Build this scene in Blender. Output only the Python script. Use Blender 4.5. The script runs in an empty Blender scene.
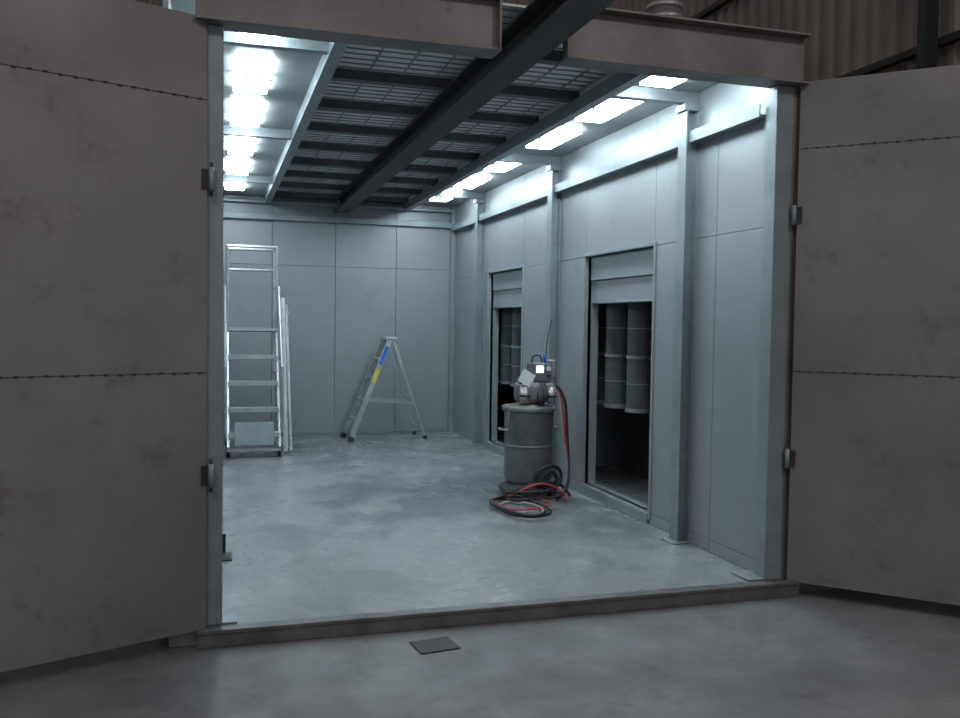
import bpy, bmesh, math, random
from mathutils import Vector, Matrix
random.seed(4)
sc=bpy.context.scene
COL=bpy.context.collection
sc.view_settings.view_transform='Standard'
sc.view_settings.look='None'

# ---------------------------------------------------------------- materials
def mat(name,c1,c2=None,rough=.5,metal=0.,scale=3.,detail=6.,lo=.35,hi=.65,spots=None,spot_scale=9.,spot_lo=.62,bump=0.,stretch=(1,1,1),rvar=0.,patch=None,distort=0.,soft=.12):
    m=bpy.data.materials.new(name);m.use_nodes=True
    nt=m.node_tree;N=nt.nodes;L=nt.links
    b=N["Principled BSDF"];b.inputs["Roughness"].default_value=rough;b.inputs["Metallic"].default_value=metal
    c2=c2 or tuple(x*.8 for x in c1)
    mp=N.new("ShaderNodeMapping");mp.inputs["Scale"].default_value=stretch
    geo=N.new("ShaderNodeNewGeometry")
    L.new(geo.outputs["Position"],mp.inputs["Vector"])
    no=N.new("ShaderNodeTexNoise");no.inputs["Scale"].default_value=scale;no.inputs["Detail"].default_value=detail;no.inputs["Roughness"].default_value=.62;no.inputs["Distortion"].default_value=distort
    L.new(mp.outputs[0],no.inputs["Vector"])
    mr=N.new("ShaderNodeMapRange");mr.inputs[1].default_value=lo;mr.inputs[2].default_value=hi
    L.new(no.outputs[0],mr.inputs[0])
    mx=N.new("ShaderNodeMix");mx.data_type='RGBA'
    mx.inputs[6].default_value=(*c1,1);mx.inputs[7].default_value=(*c2,1)
    L.new(mr.outputs[0],mx.inputs[0]);out=mx.outputs[2]
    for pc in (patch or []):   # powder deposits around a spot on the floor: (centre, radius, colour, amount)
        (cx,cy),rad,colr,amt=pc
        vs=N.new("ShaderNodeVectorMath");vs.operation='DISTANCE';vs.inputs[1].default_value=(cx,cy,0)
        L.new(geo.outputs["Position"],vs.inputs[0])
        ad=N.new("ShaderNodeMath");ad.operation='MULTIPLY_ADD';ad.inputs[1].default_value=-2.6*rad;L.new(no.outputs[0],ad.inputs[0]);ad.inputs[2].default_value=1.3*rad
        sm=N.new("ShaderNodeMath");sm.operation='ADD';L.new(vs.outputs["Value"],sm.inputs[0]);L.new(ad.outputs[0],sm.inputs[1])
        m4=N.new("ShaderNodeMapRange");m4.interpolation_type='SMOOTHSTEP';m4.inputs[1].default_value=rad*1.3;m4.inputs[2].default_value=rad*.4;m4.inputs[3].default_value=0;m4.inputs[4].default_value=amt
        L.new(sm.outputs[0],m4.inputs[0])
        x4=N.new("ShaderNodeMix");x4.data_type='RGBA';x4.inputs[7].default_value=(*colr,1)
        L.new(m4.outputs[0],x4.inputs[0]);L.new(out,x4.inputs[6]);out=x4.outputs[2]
    if spots:
        n2=N.new("ShaderNodeTexNoise");n2.inputs["Scale"].default_value=spot_scale;n2.inputs["Detail"].default_value=8;n2.inputs["Roughness"].default_value=.7;n2.inputs["Distortion"].default_value=distort
        L.new(mp.outputs[0],n2.inputs["Vector"])
        m2=N.new("ShaderNodeMapRange");m2.inputs[1].default_value=spot_lo;m2.inputs[2].default_value=spot_lo+soft
        L.new(n2.outputs[0],m2.inputs[0])
        x2=N.new("ShaderNodeMix");x2.data_type='RGBA';x2.inputs[7].default_value=(*spots,1)
        L.new(m2.outputs[0],x2.inputs[0]);L.new(out,x2.inputs[6]);out=x2.outputs[2]
    L.new(out,b.inputs["Base Color"])
    if rvar:
        m3=N.new("ShaderNodeMapRange");m3.inputs[1].default_value=lo;m3.inputs[2].default_value=hi;m3.inputs[3].default_value=rough;m3.inputs[4].default_value=rough+rvar
        L.new(no.outputs[0],m3.inputs[0]);L.new(m3.outputs[0],b.inputs["Roughness"])
    if bump:
        bp=N.new("ShaderNodeBump");bp.inputs["Strength"].default_value=bump;bp.inputs["Distance"].default_value=.01
        L.new(no.outputs[0],bp.inputs["Height"]);L.new(bp.outputs[0],b.inputs["Normal"])
    return m
def emat(name,col,s):
    m=bpy.data.materials.new(name);m.use_nodes=True;b=m.node_tree.nodes["Principled BSDF"]
    b.inputs["Base Color"].default_value=(*col,1);b.inputs["Emission Color"].default_value=(*col,1);b.inputs["Emission Strength"].default_value=s
    return m
M_panel=mat("booth_sheet_steel",(.315,.335,.345),(.255,.275,.285),rough=.38,metal=.25,scale=.9,lo=.25,hi=.75,spots=(.225,.235,.24),spot_scale=3.0,spot_lo=.58,rvar=.12,soft=.2)
M_back=mat("backing_dark",(.07,.075,.08),rough=.8)
M_frame=mat("booth_frame_steel",(.27,.31,.325),(.21,.24,.255),rough=.42,metal=.25,scale=5)
M_ceil=mat("ceiling_strip_sheet",(.36,.385,.395),(.28,.305,.315),rough=.5,metal=.2,scale=2)
M_mesh=mat("ceiling_grating",(.72,.74,.75),(.58,.60,.61),rough=.6,metal=.0,scale=4)
M_gbar=mat("grating_bar",(.28,.29,.295),rough=.6,metal=.1)
M_purl=mat("purlin_dark",(.12,.128,.132),(.08,.085,.09),rough=.6,metal=.2,scale=5)
M_mono=mat("monorail_steel",(.045,.040,.040),(.028,.024,.024),rough=.55,metal=.2,scale=6)
M_door=mat("door_sheet_steel",(.245,.236,.235),(.165,.157,.156),rough=.45,metal=.2,scale=1.0,lo=.25,hi=.75,spots=(.12,.108,.104),spot_scale=4.0,spot_lo=.57,rvar=.2,soft=.18)
M_weld=mat("weld_bead",(.05,.043,.04),rough=.7)
M_head=mat("header_steel",(.23,.212,.206),(.15,.138,.134),rough=.55,metal=.2,scale=2.5,spots=(.10,.088,.084),spot_scale=6)
M_sill=mat("sill_steel",(.16,.16,.16),(.09,.09,.09),rough=.5,metal=.3,scale=6)
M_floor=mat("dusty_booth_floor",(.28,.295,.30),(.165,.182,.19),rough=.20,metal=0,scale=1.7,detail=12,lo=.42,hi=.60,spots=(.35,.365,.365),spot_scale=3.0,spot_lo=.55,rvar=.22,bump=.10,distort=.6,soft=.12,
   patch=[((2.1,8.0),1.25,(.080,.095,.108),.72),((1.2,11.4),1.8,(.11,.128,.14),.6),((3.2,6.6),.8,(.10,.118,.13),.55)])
M_conc=mat("hall_concrete",(.175,.173,.175),(.105,.104,.106),rough=.5,scale=1.6,detail=10,spots=(.07,.069,.07),spot_scale=3.4,spot_lo=.55,rvar=.25,bump=.15,soft=.2)
M_hall=mat("hall_cladding",(.30,.255,.23),(.22,.185,.168),rough=.6,metal=.1,scale=1.5)
M_dark=mat("dark_steel",(.04,.04,.042),rough=.6,metal=.2)
M_alu=mat("aluminium",(.55,.57,.58),(.42,.44,.45),rough=.38,metal=.7,scale=8)
M_cart=mat("filter_cartridge_media",(.075,.08,.086),(.05,.055,.06),rough=.6,scale=10)
M_ring=mat("filter_ring",(.24,.25,.26),rough=.4,metal=.4)
M_hop=mat("hopper_painted_steel",(.17,.18,.185),(.11,.12,.125),rough=.45,metal=.3,scale=6,spots=(.25,.27,.28),spot_scale=10)
M_rub=mat("black_rubber",(.02,.02,.022),rough=.6)
M_red=mat("red_hose_rubber",(.45,.05,.06),(.34,.05,.06),rough=.5)
M_pink=mat("pale_hose",(.42,.33,.34),rough=.5)
M_blue=mat("blue_plastic",(.02,.16,.55),rough=.4)
M_yel=mat("yellow_label",(.70,.62,.03),rough=.5)
M_white=mat("white_label",(.70,.72,.73),(.6,.62,.63),rough=.5)
M_galv=mat("galvanised_duct",(.45,.44,.43),(.35,.34,.335),rough=.35,metal=.5,scale=5)
M_light=emat("light_diffuser",(.76,.92,1.0),29.)

# ---------------------------------------------------------------- helpers
def empty(name,loc=(0,0,0),rz=0):
    e=bpy.data.objects.new(name,None);e.location=loc;e.rotation_euler=(0,0,rz);e.empty_display_size=.2;COL.objects.link(e);return e
def mk(name,bm,m,par=None,smooth=False):
    me=bpy.data.meshes.new(name);bm.normal_update();bm.to_mesh(me);bm.free()
    me.materials.append(m)
    if smooth:
        for p in me.polygons:p.use_smooth=True
    o=bpy.data.objects.new(name,me);COL.objects.link(o)
    if par:o.parent=par
    return o
def addbox(bm,a,b):
    x0,y0,z0=a;x1,y1,z1=b
    v=[bm.verts.new(p) for p in [(x0,y0,z0),(x1,y0,z0),(x1,y1,z0),(x0,y1,z0),(x0,y0,z1),(x1,y0,z1),(x1,y1,z1),(x0,y1,z1)]]
    for f in [(0,3,2,1),(4,5,6,7),(0,1,5,4),(1,2,6,5),(2,3,7,6),(3,0,4,7)]:bm.faces.new([v[i] for i in f])
def box(name,a,b,m,par=None,bev=.004):
    a2=[min(a[i],b[i]) for i in range(3)];b2=[max(a[i],b[i]) for i in range(3)]
    bm=bmesh.new();addbox(bm,a2,b2)
    s=min(b2[i]-a2[i] for i in range(3))
    if bev and s>bev*2.5:bmesh.ops.bevel(bm,geom=bm.edges[:],offset=bev,segments=1,affect='EDGES')
    return mk(name,bm,m,par)
def boxes(name,lst,m,par=None):
    bm=bmesh.new()
    for a,b in lst:
        addbox(bm,[min(a[i],b[i]) for i in range(3)],[max(a[i],b[i]) for i in range(3)])
    return mk(name,bm,m,par)
def addcyl(bm,p,q,r,r2=None,seg=20,cap=True):
    p=Vector(p);q=Vector(q);d=q-p;L=d.length
    M=Matrix.Translation((p+q)/2)@d.to_track_quat('Z','Y').to_matrix().to_4x4()
    bmesh.ops.create_cone(bm,cap_ends=cap,segments=seg,radius1=r,radius2=r if r2 is None else r2,depth=L,matrix=M)
def cyl(name,p,q,r,m,par=None,r2=None,seg=20):
    bm=bmesh.new();addcyl(bm,p,q,r,r2,seg)
    o=mk(name,bm,m,par)
    for f in o.data.polygons:f.use_smooth=len(f.vertices)==4
    return o
def addbar(bm,p,q,w,t,up=(0,0,1)):
    p=Vector(p);q=Vector(q);d=(q-p).normalized();u=Vector(up)
    s=d.cross(u)
    if s.length<1e-4:s=d.cross(Vector((1,0,0)))
    s.normalize();n=s.cross(d).normalized()
    vs=[]
    for c in (p,q):
        for a,b in((-1,-1),(1,-1),(1,1),(-1,1)):vs.append(bm.verts.new(c+s*a*w/2+n*b*t/2))
    for f in [(0,1,2,3),(7,6,5,4),(0,4,5,1),(1,5,6,2),(2,6,7,3),(3,7,4,0)]:bm.faces.new([vs[i] for i in f])
    bmesh.ops.recalc_face_normals(bm,faces=bm.faces[:])
def bar(name,p,q,w,t,m,par=None,up=(0,0,1)):
    bm=bmesh.new();addbar(bm,p,q,w,t,up);return mk(name,bm,m,par)
def lathe(name,prof,c,m,par=None,seg=40):
    bm=bmesh.new();rows=[]
    for r,z in prof:
        rows.append([bm.verts.new((c[0]+r*math.cos(2*math.pi*i/seg),c[1]+r*math.sin(2*math.pi*i/seg),c[2]+z)) for i in range(seg)])
    for a,b in zip(rows,rows[1:]):
        for i in range(seg):bm.faces.new((a[i],a[(i+1)%seg],b[(i+1)%seg],b[i]))
    bm.faces.new(rows[0][::-1]);bm.faces.new(rows[-1])
    o=mk(name,bm,m,par)
    for f in o.data.polygons:f.use_smooth=len(f.vertices)==4
    return o
def tube(name,pts,r,m,par=None,cyclic=False):
    cu=bpy.data.curves.new(name,'CURVE');cu.dimensions='3D';cu.bevel_depth=r;cu.bevel_resolution=3;cu.resolution_u=10;cu.use_fill_caps=True
    s=cu.splines.new('NURBS');s.points.add(len(pts)-1)
    for i,p in enumerate(pts):s.points[i].co=(*p,1)
    s.order_u=4;s.use_endpoint_u=True;s.use_cyclic_u=cyclic
    cu.materials.append(m)
    o=bpy.data.objects.new(name,cu);COL.objects.link(o)
    if par:o.parent=par
    return o

# ---------------------------------------------------------------- room dimensions (metres)
XL,XR=-.22,3.37
YF,YB=4.75,12.55
YW=YF+.125
ZC=3.30
ZG=-.09

box("floor_hall",(-9,-4,ZG-.1),(9,18,ZG),M_conc,bev=0)
box("floor",(XL,YF,ZG),(XR+1.0,YB,0),M_floor,bev=0)
sill=empty("door_sill")
box("sill_channel",(-.08,YF-.075,ZG),(3.54,YF,.004),M_sill,sill)
box("sill_lip",(-.08,YF-.085,-.012),(3.54,YF-.075,.004),M_sill,sill,bev=0)

def panels_x(name,x0,x1,ys,zs,m,par,holes=()):
    k=0
    for a,b in zip(ys,ys[1:]):
        for c,d in zip(zs,zs[1:]):
            ym,zm=(a+b)/2,(c+d)/2
            if any(h[0]<ym<h[1] and h[2]<zm<h[3] for h in holes):continue
            k+=1;box(f"{name}_{k}",(x0,a+.003,c+.002),(x1,b-.003,d-.002),m,par,bev=.002)
def panels_y(name,y0,y1,xs,zs,m,par):
    k=0
    for a,b in zip(xs,xs[1:]):
        for c,d in zip(zs,zs[1:]):
            k+=1;box(f"{name}_{k}",(a+.003,y0,c+.002),(b-.003,y1,d-.002),m,par,bev=.002)

# right wall
A=(6.37,7.73);B=(9.5,10.8);ZO=(.09,2.24)
wr=empty("wall_right")
panels_x("sheet",XR,XR+.03,[YW,5.47,A[0],A[1],8.6,B[0],B[1],11.7,YB],[0,ZO[0],ZO[1],2.95,ZC],M_panel,wr,
   holes=[(A[0],A[1],ZO[0],ZO[1]),(B[0],B[1],ZO[0],ZO[1])])
bl=[]
for y0,y1 in((YW,A[0]),(A[1],B[0]),(B[1],YB)):bl.append(((XR+.03,y0,0),(XR+.06,y1,ZC+.1)))
for y0,y1 in(A,B):
    bl.append(((XR+.03,y0,ZO[1]),(XR+.06,y1,ZC+.1)));bl.append(((XR+.03,y0,0),(XR+.06,y1,ZO[0])))
boxes("backing",bl,M_back,wr)
k=0
for y0,y1 in(A,B):
    k+=1
    box(f"reveal_far_{k}",(XR-.015,y1,.04),(XR+.14,y1+.035,ZO[1]+.03),M_panel,wr)
    box(f"reveal_near_{k}",(XR-.015,y0-.035,.04),(XR+.14,y0,ZO[1]+.03),M_panel,wr)
    box(f"reveal_top_{k}",(XR-.015,y0,ZO[1]),(XR+.14,y1,ZO[1]+.03),M_frame,wr)
    box(f"threshold_{k}",(XR-.02,y0,.0),(XR+.14,y1,ZO[0]),M_frame,wr)
boxes("plenum_shell",[((4.32,5.6,0),(4.37,YB,2.6)),((XR+.06,5.55,0),(4.37,5.6,2.6)),((XR+.06,YB-.05,0),(4.37,YB,2.6)),((XR+.06,5.55,2.6),(4.37,YB,2.65)),((XR+.18,5.6,1.93),(4.32,YB-.05,1.96))],M_back,wr)
for k,(y0,y1) in enumerate((A,B)):
    box(f"hood_box_{k}",(XR+.05,y0+.002,2.02),(XR+.15,y1-.002,ZO[1]-.002),M_panel,wr)
    box(f"hood_apron_{k}",(XR+.08,y0+.002,1.82),(XR+.15,y1-.002,2.018),M_panel,wr)
    box(f"hood_lip_{k}",(XR+.065,y0+.002,1.80),(XR+.15,y1-.002,1.82),M_frame,wr)
def cartridge(e,j0,x,y):
    R=.112
    bm=bmesh.new();n=72
    for z0,z1 in((.85,1.30),(1.33,1.83)):
        lo=[];hi=[]
        for i in range(n):
            r=R-(.005 if i%2 else 0);a=2*math.pi*i/n
            lo.append(bm.verts.new((x+r*math.cos(a),y+r*math.sin(a),z0)));hi.append(bm.verts.new((x+r*math.cos(a),y+r*math.sin(a),z1)))
        for i in range(n):bm.faces.new((lo[i],lo[(i+1)%n],hi[(i+1)%n],hi[i]))
        bm.faces.new(lo[::-1]);bm.faces.new(hi)
    mk(f"pleated_media_{j0}",bm,M_cart,e)
    bm=bmesh.new()
    for z,h in((.82,.035),(1.30,.03),(1.83,.095)):
        addcyl(bm,(x,y,z),(x,y,z+h),R+.010,seg=32)
    for z in(1.07,1.57):addcyl(bm,(x,y,z),(x,y,z+.01),R+.003,seg=32)
    mk(f"rings_{j0}",bm,M_ring,e)
e=empty("filter_cartridge_bank")
for i,y in enumerate((6.73,7.20,7.66,8.13)):cartridge(e,i+1,3.68,y)
e=empty("filter_cartridge_bank")
for i,y in enumerate((9.5,9.96,10.42,10.88,11.34)):cartridge(e,i+1,3.68,y)

FY=[5.8,8.45,11.1]
for y in FY:
    c=empty("steel_column")
    boxes("h_section",[((XR-.10,y-.06,0),(XR-.088,y+.06,3.2)),((XR-.088,y-.006,0),(XR-.012,y+.006,3.2)),((XR-.012,y-.06,0),(XR-.001,y+.06,3.2))],M_frame,c)
    box("base_plate",(XR-.15,y-.09,0),(XR-.002,y+.09,.012),M_frame,c)
    box("cap_block",(XR-.12,y-.065,3.16),(XR-.002,y+.065,3.215),M_frame,c)
box("corner_post",(XR-.07,YB-.09,0),(XR,YB-.02,ZC),M_frame,wr)
ra=empty("wall_rail")
ys=[YF+.07]+FY+[YB-.09]
for i,(a,b) in enumerate(zip(ys,ys[1:])):
    box(f"rail_{i+1}",(XR-.07,a+.06,2.93),(XR-.001,b-.06,2.945),M_frame,ra,bev=0)
    box(f"rail_face_{i+1}",(XR-.078,a+.06,2.93),(XR-.07,b-.06,3.01),M_frame,ra,bev=0)

wb=empty("wall_back")
panels_y("sheet",YB,YB+.03,[XL,-.1,.77,1.64,2.51,XR],[0,2.37,ZC],M_panel,wb)
box("backing",(XL-.03,YB+.03,0),(XR+.06,YB+.06,ZC+.15),M_back,wb,bev=0)
box("back_rail",(XL,YB-.09,2.98),(XR-.07,YB-.001,3.06),M_frame,wb)
box("back_rail_top",(XL,YB-.12,3.2),(XR-.07,YB-.001,3.24),M_frame,wb)
box("base_angle",(XL,YB-.03,0),(XR,YB,.05),M_frame,wb)
wl=empty("wall_left")
panels_x("sheet",XL-.03,XL,[YF,5.65,6.52,7.4,8.3,9.2,10.1,11.0,11.8,YB],[0,2.37,ZC],M_panel,wl)
box("backing",(XL-.06,YF,0),(XL-.03,YB,ZC+.15),M_back,wl,bev=0)

# ceiling
XA,XB2=.70,2.64
ce=empty("ceiling")
LY=[5.2,6.34,7.52,8.88,10.15,11.4]
LW,LL=.26,.80
def strip(xa,xb,lx,nm):
    lst=[];
    lst.append(((xa,YF,ZC),(lx-LW/2,YB,ZC+.02)));lst.append(((lx+LW/2,YF,ZC),(xb,YB,ZC+.02)))
    y=YF
    for c in LY:
        lst.append(((lx-LW/2,y,ZC),(lx+LW/2,max(c-LL/2,y+.001),ZC+.02)));y=min(c+LL/2,YB)
    lst.append(((lx-LW/2,y,ZC),(lx+LW/2,YB,ZC+.02)))
    boxes(nm,lst,M_ceil,ce)
strip(XL,XA,.25,"strip_left");strip(XB2,XR,2.93,"strip_right")
boxes("beams_long",[((XA-.04,YF,3.2),(XA+.04,YB,ZC)),((XB2-.04,YF,3.2),(XB2+.04,YB,ZC))],M_frame,ce)
lst=[]
for y in(5.45,8.12,10.8):lst.append(((XL,y-.035,3.22),(XA-.04,y+.035,ZC)))
for y in FY:lst.append(((XB2+.04,y-.04,3.22),(XR-.002,y+.04,ZC)))
boxes("beams_cross",lst,M_frame,ce)
box("centre_panel",(XA-.03,YF,3.375),(XB2+.03,YB,3.388),M_mesh,ce,bev=0)
boxes("centre_side",[((XA-.03,YF,ZC),(XA-.02,YB,3.375)),((XB2+.02,YF,ZC),(XB2+.03,YB,3.375))],M_mesh,ce)
pl_=[]
y=YF+.70
while y<YB:
    pl_.append(((XA-.02,y-.045,3.305),(XB2+.02,y+.045,3.375)));y+=.88
boxes("purlins",pl_,M_purl,ce)
gl=[]
y=YF+.05
while y<YB:
    gl.append(((XA,y,3.367),(XB2,y+.010,3.375)));y+=.11
x=XA+.1
while x<XB2:
    gl.append(((x,YF,3.364),(x+.012,YB,3.372)));x+=.24
boxes("grating_bars",gl,M_gbar,ce)
box("roof_sheet",(XL-.05,YF+.02,3.389),(XR+.1,YB,3.398),M_head,ce,bev=0)
for lx in(.25,2.93):
    for c in LY:
        f=empty("ceiling_light",(lx,c,ZC))
        w,l=LW/2,LL/2
        boxes("housing",[((-w,-l,.0),(-w+.012,l,.06)),((w-.012,-l,.0),(w,l,.06)),((-w,-l,0),(w,-l+.012,.06)),((-w,l-.012,0),(w,l,.06)),((-w,-l,.06),(w,l,.07)),((-w,-.02,-.042),(w,.02,.05))],M_frame,f)
        boxes("diffuser",[((-w+.013,-l+.013,-.04),(w-.013,-.021,.04)),((-w+.013,.021,-.04),(w-.013,l-.013,.04))],M_light,f)

mo=empty("monorail_beam")
xm=1.70
boxes("i_section",[((xm-.10,1.2,3.12),(xm+.10,YB-.12,3.135)),((xm-.008,1.2,3.135),(xm+.008,YB-.12,3.285)),((xm-.10,1.2,3.285),(xm+.10,YB-.12,3.30))],M_mono,mo)

jf=empty("door_frame")
box("jamb_left",(-.04,YF,0.005),(.045,YF+.11,3.098),M_frame,jf)
box("jamb_left_base",(-.04,YF+.003,0.004),(.12,YF+.16,.014),M_frame,jf)
box("jamb_right",(3.33,YF,0.005),(3.45,YF+.12,3.098),M_frame,jf)
box("jamb_right_outer",(3.452,YF+.01,0),(3.54,YF+.05,3.098),M_head,jf)
box("jamb_right_base",(3.22,YF+.003,0.004),(3.45,YF+.2,.014),M_frame,jf)
boxes("return_left",[((XL-.03,YF+.04,0),(-.045,YF+.07,3.098))],M_panel,jf)
def header(nm,xa,xb):
    h=empty(nm)
    box("web",(xa,YF-.02,3.11),(xb,YF,3.39),M_head,h)
    box("flange_bottom",(xa,YF-.085,3.10),(xb,YF+.09,3.112),M_head,h,bev=0)
    box("flange_top",(xa,YF-.085,3.39),(xb,YF+.015,3.402),M_head,h,bev=0)
    box("end_stiffener",(xa if xa>1 else xb-.012,YF-.08,3.112),(xa+.012 if xa>1 else xb,YF-.02,3.39),M_head,h,bev=0)
header("header_beam",-.09,1.51);header("header_beam",1.90,3.50)

# doors
def door(nm,hinge,ang,side,hz):
    d=empty(nm,(hinge[0],hinge[1],0),ang)
    W=1.76;z0,z1=.0,3.12;s=side
    zs=[z0,1.33,2.71,z1]
    for k,(a,b) in enumerate(zip(zs,zs[1:])):
        bm=bmesh.new();nx,nz=18,12;g=[]
        for i in range(nx+1):
            row=[]
            for j in range(nz+1):
                u=i/nx;v=j/nz
                w=.006*math.sin(u*7+k*2)*math.sin(math.pi*v)+.005*math.sin(math.pi*u)*math.sin(math.pi*v)
                row.append(bm.verts.new((u*W,-s*w,a+(b-a)*v)))
            g.append(row)
        for i in range(nx):
            for j in range(nz):bm.faces.new((g[i][j],g[i+1][j],g[i+1][j+1],g[i][j+1]))
        o=mk(f"sheet_{k+1}",bm,M_door,d,True)
    box("core",(0.002,s*.012,z0+.002),(W-.002,s*.05,z1-.002),M_door,d)
    boxes("edge_frame",[((0,s*.05,z0),(.06,s*.09,z1)),((W-.06,s*.05,z0),(W,s*.09,z1)),((.06,s*.05,z0),(W-.06,s*.09,z0+.06)),((.06,s*.05,z1-.06),(W-.06,s*.09,z1))],M_head,d)
    bm=bmesh.new()
    for z in(1.33,2.71):
        x=.03
        while x<W:
            addcyl(bm,(x,-s*.005,z+random.uniform(-.003,.003)),(x+.018,-s*.005,z+random.uniform(-.003,.003)),.004,seg=6)
            x+=.065
        addbox(bm,(0,min(0,-s*.003),z-.0012),(W,max(0,-s*.003),z+.0012))
    mk("weld_stitches",bm,M_weld,d)
    for k,z in enumerate(hz):
        cyl(f"hinge_barrel_{k+1}",(-.015,-s*.02,z-.06),(-.015,-s*.02,z+.06),.014,M_frame,d)
        cyl(f"hinge_pin_{k+1}",(-.015,-s*.02,z-.085),(-.015,-s*.02,z+.085),.008,M_dark,d)
        box(f"hinge_leaf_{k+1}",(-.005,-s*.012,z-.05),(.03,-s*.004,z+.05),M_dark,d,bev=0)
    return d
aL=math.atan2(-.36,-.88)
door("door_1",(-.035,YF-.03),aL,-1,(2.31,.80))
aR=math.atan2(-.70,.70)
door("door_2",(3.475,YF-.03),aR,1,(2.30,.78))

p=empty("steel_plate",(1.11,4.42,ZG),math.radians(8))
box("plate",(-.11,-.09,0),(.11,.09,.008),M_dark,p,bev=.002)
p=empty("angle_bracket",(.02,6.12,0))
boxes("angle",[((-.1,-.1,0),(.1,.1,.012)),((-.1,.088,.012),(.06,.1,.14))],M_dark,p)
boxes("gusset",[((-.01,-.02,.012),(.0,.088,.09))],M_dark,p)

# ---------------------------------------------------------------- A-frame stepladder
sl=empty("stepladder",(2.31,12.0,0),math.radians(4))
H=1.38
bm=bmesh.new()
for s in(-1,1):
    addbar(bm,(-.58,s*.24,0.02),(-.02,s*.15,H),.028,.065,up=(1,0,0))
mk("front_rails",bm,M_alu,sl)
bm=bmesh.new()
for i in range(1,5):
    t=i/5;x=-.58+.56*t;w=.24-.09*t
    addbox(bm,(x-.05,-w+.01,H*t-.012),(x+.05,w-.01,H*t+.012))
mk("treads",bm,M_alu,sl)
bm=bmesh.new()
for s in(-1,1):
    addbar(bm,(.46,s*.26,0.02),(.03,s*.15,H-.05),.02,.035,up=(1,0,0))
addbar(bm,(.27,-.22,.56),(.27,.22,.56),.02,.03)
addbar(bm,(.40,-.25,.16),(.40,.25,.16),.02,.03)
mk("rear_rails",bm,M_alu,sl)
bm=bmesh.new()
for s in(-1,1):addbar(bm,(-.36,s*.215,.54),(.30,s*.225,.50),.006,.028)
mk("spreader_bars",bm,M_alu,sl)
box("top_cap",(-.08,-.17,H-.03),(.07,.17,H+.015),M_alu,sl)
bm=bmesh.new()
for s in(-1,1):
    addbar(bm,(-.585,s*.241,0),(-.56,s*.237,.06),.036,.075,up=(1,0,0))
    addbar(bm,(.463,s*.261,0),(.448,s*.258,.05),.028,.045,up=(1,0,0))
mk("rubber_feet",bm,M_rub,sl)
def onrail(t):return Vector((-.58+.56*t,-.24+.09*t,.02+(H-.02)*t))
bar("label_blue",onrail(.74)+Vector((0,-.016,0)),onrail(.92)+Vector((0,-.016,0)),.005,.05,M_blue,sl,up=(1,0,0))
bar("label_yellow",onrail(.56)+Vector((0,-.016,0)),onrail(.69)+Vector((0,-.016,0)),.005,.05,M_yel,sl,up=(1,0,0))

# ---------------------------------------------------------------- mobile platform ladder
pf=empty("platform_ladder",(.45,10.6,0))
X0,X1=-.29,.29
bm=bmesh.new()
zs=[.28,.56,.86,1.17,1.48]
for s in(X0,X1):
    addbar(bm,(s,-.12,.12),(s,.62,1.5),.025,.07,up=(0,-1,1))
    addbar(bm,(s,1.05,.08),(s,1.05,1.48),.035,.035)
    addbar(bm,(s,-.1,.1),(s,1.07,.1),.035,.035)
    addbar(bm,(s,.62,1.47),(s,1.07,1.47),.03,.05)
    addbar(bm,(s,.62,.95),(s,1.05,.95),.02,.02)
    addbar(bm,(s,.62,.98),(s,1.05,.12),.02,.02)
addbar(bm,(X0,1.05,.1),(X1,1.05,.1),.035,.035);addbar(bm,(X0,-.1,.1),(X1,-.1,.1),.035,.035)
addbar(bm,(X0,1.05,.8),(X1,1.05,.8),.025,.025)
mk("frame",bm,M_alu,pf)
bm=bmesh.new()
for i,z in enumerate(zs[:-1]):
    y=-.12+.74*(z-.12)/1.38
    addbox(bm,(X0,y-.09,z-.015),(X1,y+.09,z+.012))
    addbox(bm,(X0,y-.095,z-.035),(X1,y-.088,z+.012))
mk("treads",bm,M_alu,pf)
box("platform_deck",(X0-.01,.55,1.46),(X1+.01,1.08,1.50),M_dark,pf)
box("toe_board",(X0-.01,.54,1.47),(X1+.01,.552,1.51),M_alu,pf,bev=0)
bm=bmesh.new()
for s in(X0,X1):
    for y in(.6,1.05):addcyl(bm,(s,y,1.5),(s*1.0,y,2.50),.018,seg=12)
    addcyl(bm,(s,.6,2.50),(s,1.05,2.50),.018,seg=12);addcyl(bm,(s,.6,2.02),(s,1.05,2.02),.014,seg=12)
addcyl(bm,(X0,1.05,2.50),(X1,1.05,2.50),.018,seg=12);addcyl(bm,(X0,1.05,2.24),(X1,1.05,2.24),.014,seg=12)
addcyl(bm,(X0,.6,2.50),(X1,.6,2.50),.018,seg=12)
for s in(X0-.03,X1+.03):
    addcyl(bm,(s,-.05,.3),(s,-.02,1.05),.016,seg=12);addcyl(bm,(s,-.02,1.05),(s,.6,2.02),.016,seg=12)
mk("guard_rails",bm,M_alu,pf)
bm=bmesh.new()
addbar(bm,(X1+.09,.15,.03),(X1+.07,.55,1.88),.05,.03,up=(0,1,0))
addbar(bm,(X1+.16,.25,.03),(X1+.12,.6,1.8),.03,.03,up=(0,1,0))
for z in(.4,1.1,1.7):addbar(bm,(X1,.2+z*.2,z),(X1+.15,.2+z*.2,z),.02,.03)
mk("outrigger",bm,M_alu,pf)
bar("kick_plate",(0,-.17,.16),(0,-.11,.42),.44,.008,M_frame,pf,up=(0,1,0))
for k,(x,y) in enumerate(((X0,-.02),(X1,-.02),(X0,1.05),(X1,1.05))):
    cyl(f"wheel_{k+1}",(x-.02,y,.06),(x+.02,y,.06),.06,M_rub,pf)
    cyl(f"hub_{k+1}",(x-.025,y,.06),(x+.025,y,.06),.022,M_alu,pf)

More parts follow.
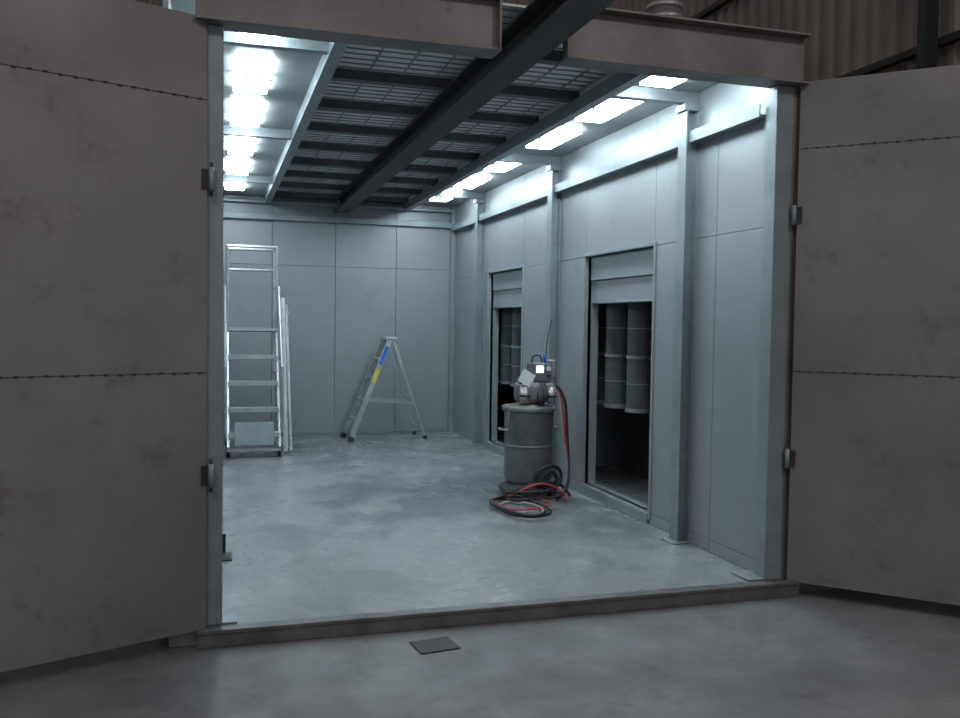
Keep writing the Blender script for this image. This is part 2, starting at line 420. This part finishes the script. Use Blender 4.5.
# ---------------------------------------------------------------- powder hopper unit
hp=empty("powder_hopper",(2.84,7.78,0))
lathe("barrel",[(.20,.12),(.215,.13),(.225,.16),(.23,.20),(.23,.76),(.238,.77),(.238,.785),(.23,.79)],(0,0,0),M_hop,hp)
lathe("lid",[(.25,.79),(.258,.795),(.258,.825),(.25,.835),(.12,.855),(.12,.87)],(0,0,0),M_hop,hp)
lathe("base_cone",[(.27,.05),(.28,.06),(.28,.075),(.21,.12)],(0,0,0),M_dark,hp)
for k in range(4):
    a=math.radians(45+90*k);x,y=.22*math.cos(a),.22*math.sin(a)
    cyl(f"caster_{k+1}",(x-.015,y,.028),(x+.015,y,.028),.028,M_rub,hp)
    box(f"fork_{k+1}",(x-.022,y-.015,.03),(x+.022,y+.015,.055),M_dark,hp,bev=0)
for k,a in enumerate((200,320)):
    a=math.radians(a);c=Vector((.245*math.cos(a),.245*math.sin(a),.0))
    bar(f"clamp_{k+1}",c+Vector((0,0,.70)),c+Vector((0,0,.84)),.03,.02,M_ring,hp)
lathe("hoop",[(.232,.46),(.236,.463),(.236,.477),(.232,.48)],(0,0,0),M_hop,hp)
for s in(-1,1):
    tube(f"handle_{(s+3)//2}",[(s*.235,-.08,.62),(s*.285,-.08,.62),(s*.285,.0,.62),(s*.285,.08,.62),(s*.235,.08,.62)],.009,M_ring,hp)
lathe("separator_body",[(.12,.86),(.15,.88),(.165,.92),(.165,1.02),(.15,1.05),(.09,1.07)],(.02,0,0),M_hop,hp)
box("control_box",(.0,-.11,1.06),(.18,.10,1.24),M_hop,hp,bev=.015)
box("control_side_unit",(.185,-.08,1.10),(.23,.06,1.27),M_galv,hp,bev=.01)
box("control_foot",(-.12,-.12,1.0),(.20,-.02,1.05),M_galv,hp,bev=.01)
cyl("pump_1",(-.09,-.12,.87),(-.09,-.12,1.02),.045,M_galv,hp)
cyl("pump_2",(.18,-.10,.86),(.18,-.10,1.02),.04,M_galv,hp)
cyl("pump_3",(.05,-.17,.86),(.05,-.17,.99),.035,M_dark,hp)
cyl("pump_collar_1",(-.09,-.12,.93),(-.09,-.12,.95),.054,M_dark,hp)
cyl("pump_collar_2",(.18,-.10,.92),(.18,-.10,.94),.050,M_dark,hp)
cyl("gauge",(.145,-.12,1.19),(.145,-.11,1.19),.024,M_white,hp)
cyl("gauge_2",(.145,-.12,1.12),(.145,-.11,1.12),.018,M_dark,hp)
box("display",(.025,-.118,1.15),(.095,-.11,1.215),emat("display_glow",(.85,.95,1),1.6),hp,bev=0)
bar("label_card",(-.12,-.17,1.05),(-.06,-.17,1.16),.13,.004,M_white,hp,up=(0,1,0))
cyl("blue_cap",(.14,-.02,1.24),(.14,-.02,1.32),.016,M_blue,hp)
tube("lifting_handle",[(.01,-.02,1.24),(.01,-.02,1.30),(.06,-.02,1.32),(.11,-.02,1.30),(.11,-.02,1.24)],.008,M_dark,hp)
bar("arm",(.02,-.03,.95),(-.16,-.10,1.10),.03,.03,M_dark,hp)
tube("cable",[(.16,0,1.24),(.17,.02,1.42),(.20,.05,1.5),(.22,.04,1.60),(.23,.06,1.64)],.005,M_rub,hp)
for k,(m,r,off) in enumerate(((M_red,.009,0.),(M_rub,.014,.03),(M_pink,.008,-.03))):
    pts=[(.20,-.06,1.0),(.25,-.08,1.02+off),(.30+off,-.10,.90),(.30+off,-.12,.72),(.34+off*.5,-.10,.45),(.36,-.14,.22),(.31,-.25,.06+r),(.12,-.42,r+.005)]
    tube(f"drop_hose_{k+1}",pts,r,m,hp)
def coil(nm,c,rx,ry,turns,r,m,zj=.03,ph=0):
    pts=[];n=int(turns*14)
    for i in range(n):
        a=ph+2*math.pi*i/14;w=1+.10*math.sin(i*1.7)+.05*math.sin(i*.6)
        pts.append((c[0]+rx*w*math.cos(a),c[1]+ry*w*math.sin(a),r+.002+zj*(i/n)+.010*abs(math.sin(i*.9))))
    tube(nm,pts,r,m,hp)
coil("coil_black",(-.33,-.70,0),.21,.44,1.9,.013,M_rub,.04,.3)
coil("coil_red",(-.24,-.52,0),.23,.32,.9,.010,M_red,.03,1.9)
coil("coil_pale",(-.34,-.76,0),.17,.34,1.1,.009,M_pink,.02,.9)
coil("coil_black_2",(-.06,-.36,.0),.28,.12,1.6,.013,M_rub,.10,2)
tube("hanging_loop_1",[(.02,-.26,.10),(-.08,-.30,.20),(.02,-.29,.30),(.16,-.28,.32),(.27,-.20,.22),(.20,-.28,.10),(.05,-.33,.06),(-.12,-.33,.08)],.017,M_rub,hp)
tube("hanging_loop_2",[(-.30,-.18,.03),(-.18,-.30,.12),(.0,-.30,.17),(.18,-.28,.16),(.30,-.2,.08),(.3,-.3,.03)],.014,M_rub,hp)
tube("hanging_loop_3",[(.10,-.26,.06),(.0,-.29,.14),(.04,-.30,.24),(.14,-.28,.27),(.22,-.24,.18),(.16,-.28,.06)],.015,M_rub,hp)
tube("red_loop",[(-.32,-.3,.03),(-.22,-.36,.10),(-.05,-.36,.17),(.1,-.34,.15),(.25,-.32,.06),(.2,-.5,.02)],.010,M_red,hp)

# ---------------------------------------------------------------- hall surroundings
def corrugated(nm,p0,p1,z0,z1,depth,pitch,m,nrm):
    e=empty(nm)
    p0=Vector(p0);p1=Vector(p1);d=(p1-p0);L=d.length;d.normalize();n=Vector(nrm)
    bm=bmesh.new();prev=None;x=0;prof=[]
    while x<L:
        prof+= [(x,0),(x+pitch*.5,0),(x+pitch*.62,depth),(x+pitch*.88,depth)];x+=pitch
    for s,h in prof:
        q=p0+d*s+n*h
        a=bm.verts.new((q.x,q.y,z0));b=bm.verts.new((q.x,q.y,z1))
        if prev:bm.faces.new((prev[0],a,b,prev[1]))
        prev=(a,b)
    mk("cladding",bm,m,e);return e
hr=corrugated("wall_hall_right",(6.6,-4,0),(6.6,16.5,0),ZG,8,.06,.25,M_hall,(-1,0,0))
boxes("purlins",[((6.46,-4,z),(6.54,16.4,z+.07)) for z in(1.75,3.2,4.25,5.9)],M_dark,hr)
boxes("posts",[((6.3,y,ZG),(6.45,y+.10,8)) for y in(1.4,6.75,12.1)],M_dark,hr)
hb=corrugated("wall_hall_back",(-8,16.5,0),(6.6,16.5,0),ZG,8,.06,.25,M_hall,(0,-1,0))
boxes("purlins",[((-8,16.35,z),(6.6,16.44,z+.07)) for z in(1.75,3.2,4.65,6.1)],M_dark,hb)
hl=corrugated("wall_hall_left",(-8,-4,0),(-8,16.5,0),ZG,8,.06,.25,M_hall,(1,0,0))
du=empty("exhaust_duct")
cyl("duct_pipe",(2.64,4.93,3.45),(2.64,4.93,5.4),.10,M_galv,du,seg=32)
for k,z in enumerate((3.46,3.53,4.3)):cyl(f"duct_band_{k+1}",(2.64,4.93,z),(2.64,4.93,z+.025),.11,M_galv,du,seg=32)
box("duct_base",(2.50,4.80,3.40),(2.78,5.06,3.45),M_galv,du)

# ---------------------------------------------------------------- light
w=bpy.data.worlds.new("World");sc.world=w;w.use_nodes=True
bg=w.node_tree.nodes["Background"];bg.inputs[0].default_value=(1.0,.975,.985,1);bg.inputs[1].default_value=.28
for (x,y,e) in((-2.0,-1.0,105),(4.0,-1.5,170)):  # fill lights added out of view, overhead, to brighten the hall
    l=bpy.data.lights.new("hall_fill_light",'AREA');l.energy=e;l.size=1.2;l.color=(1,.96,.94)
    o=bpy.data.objects.new("hall_fill_light",l);o.location=(x,y,7);COL.objects.link(o)

# ---------------------------------------------------------------- camera (fitted)
f,t,p,r=881.96,.293363,.040288,.01407
F=Vector((math.sin(t)*math.cos(p),math.cos(t)*math.cos(p),-math.sin(p)))
R=Vector((math.cos(t),-math.sin(t),0));U=R.cross(F)
R2=R*math.cos(r)+U*math.sin(r);U2=-R*math.sin(r)+U*math.cos(r)
cam=bpy.data.cameras.new("camera");cam.sensor_width=36;cam.lens=36*f/960;cam.clip_start=.05
co=bpy.data.objects.new("camera",cam)
co.matrix_world=Matrix(((R2.x,U2.x,-F.x,0),(R2.y,U2.y,-F.y,0),(R2.z,U2.z,-F.z,1.6),(0,0,0,1)))
COL.objects.link(co);sc.camera=co
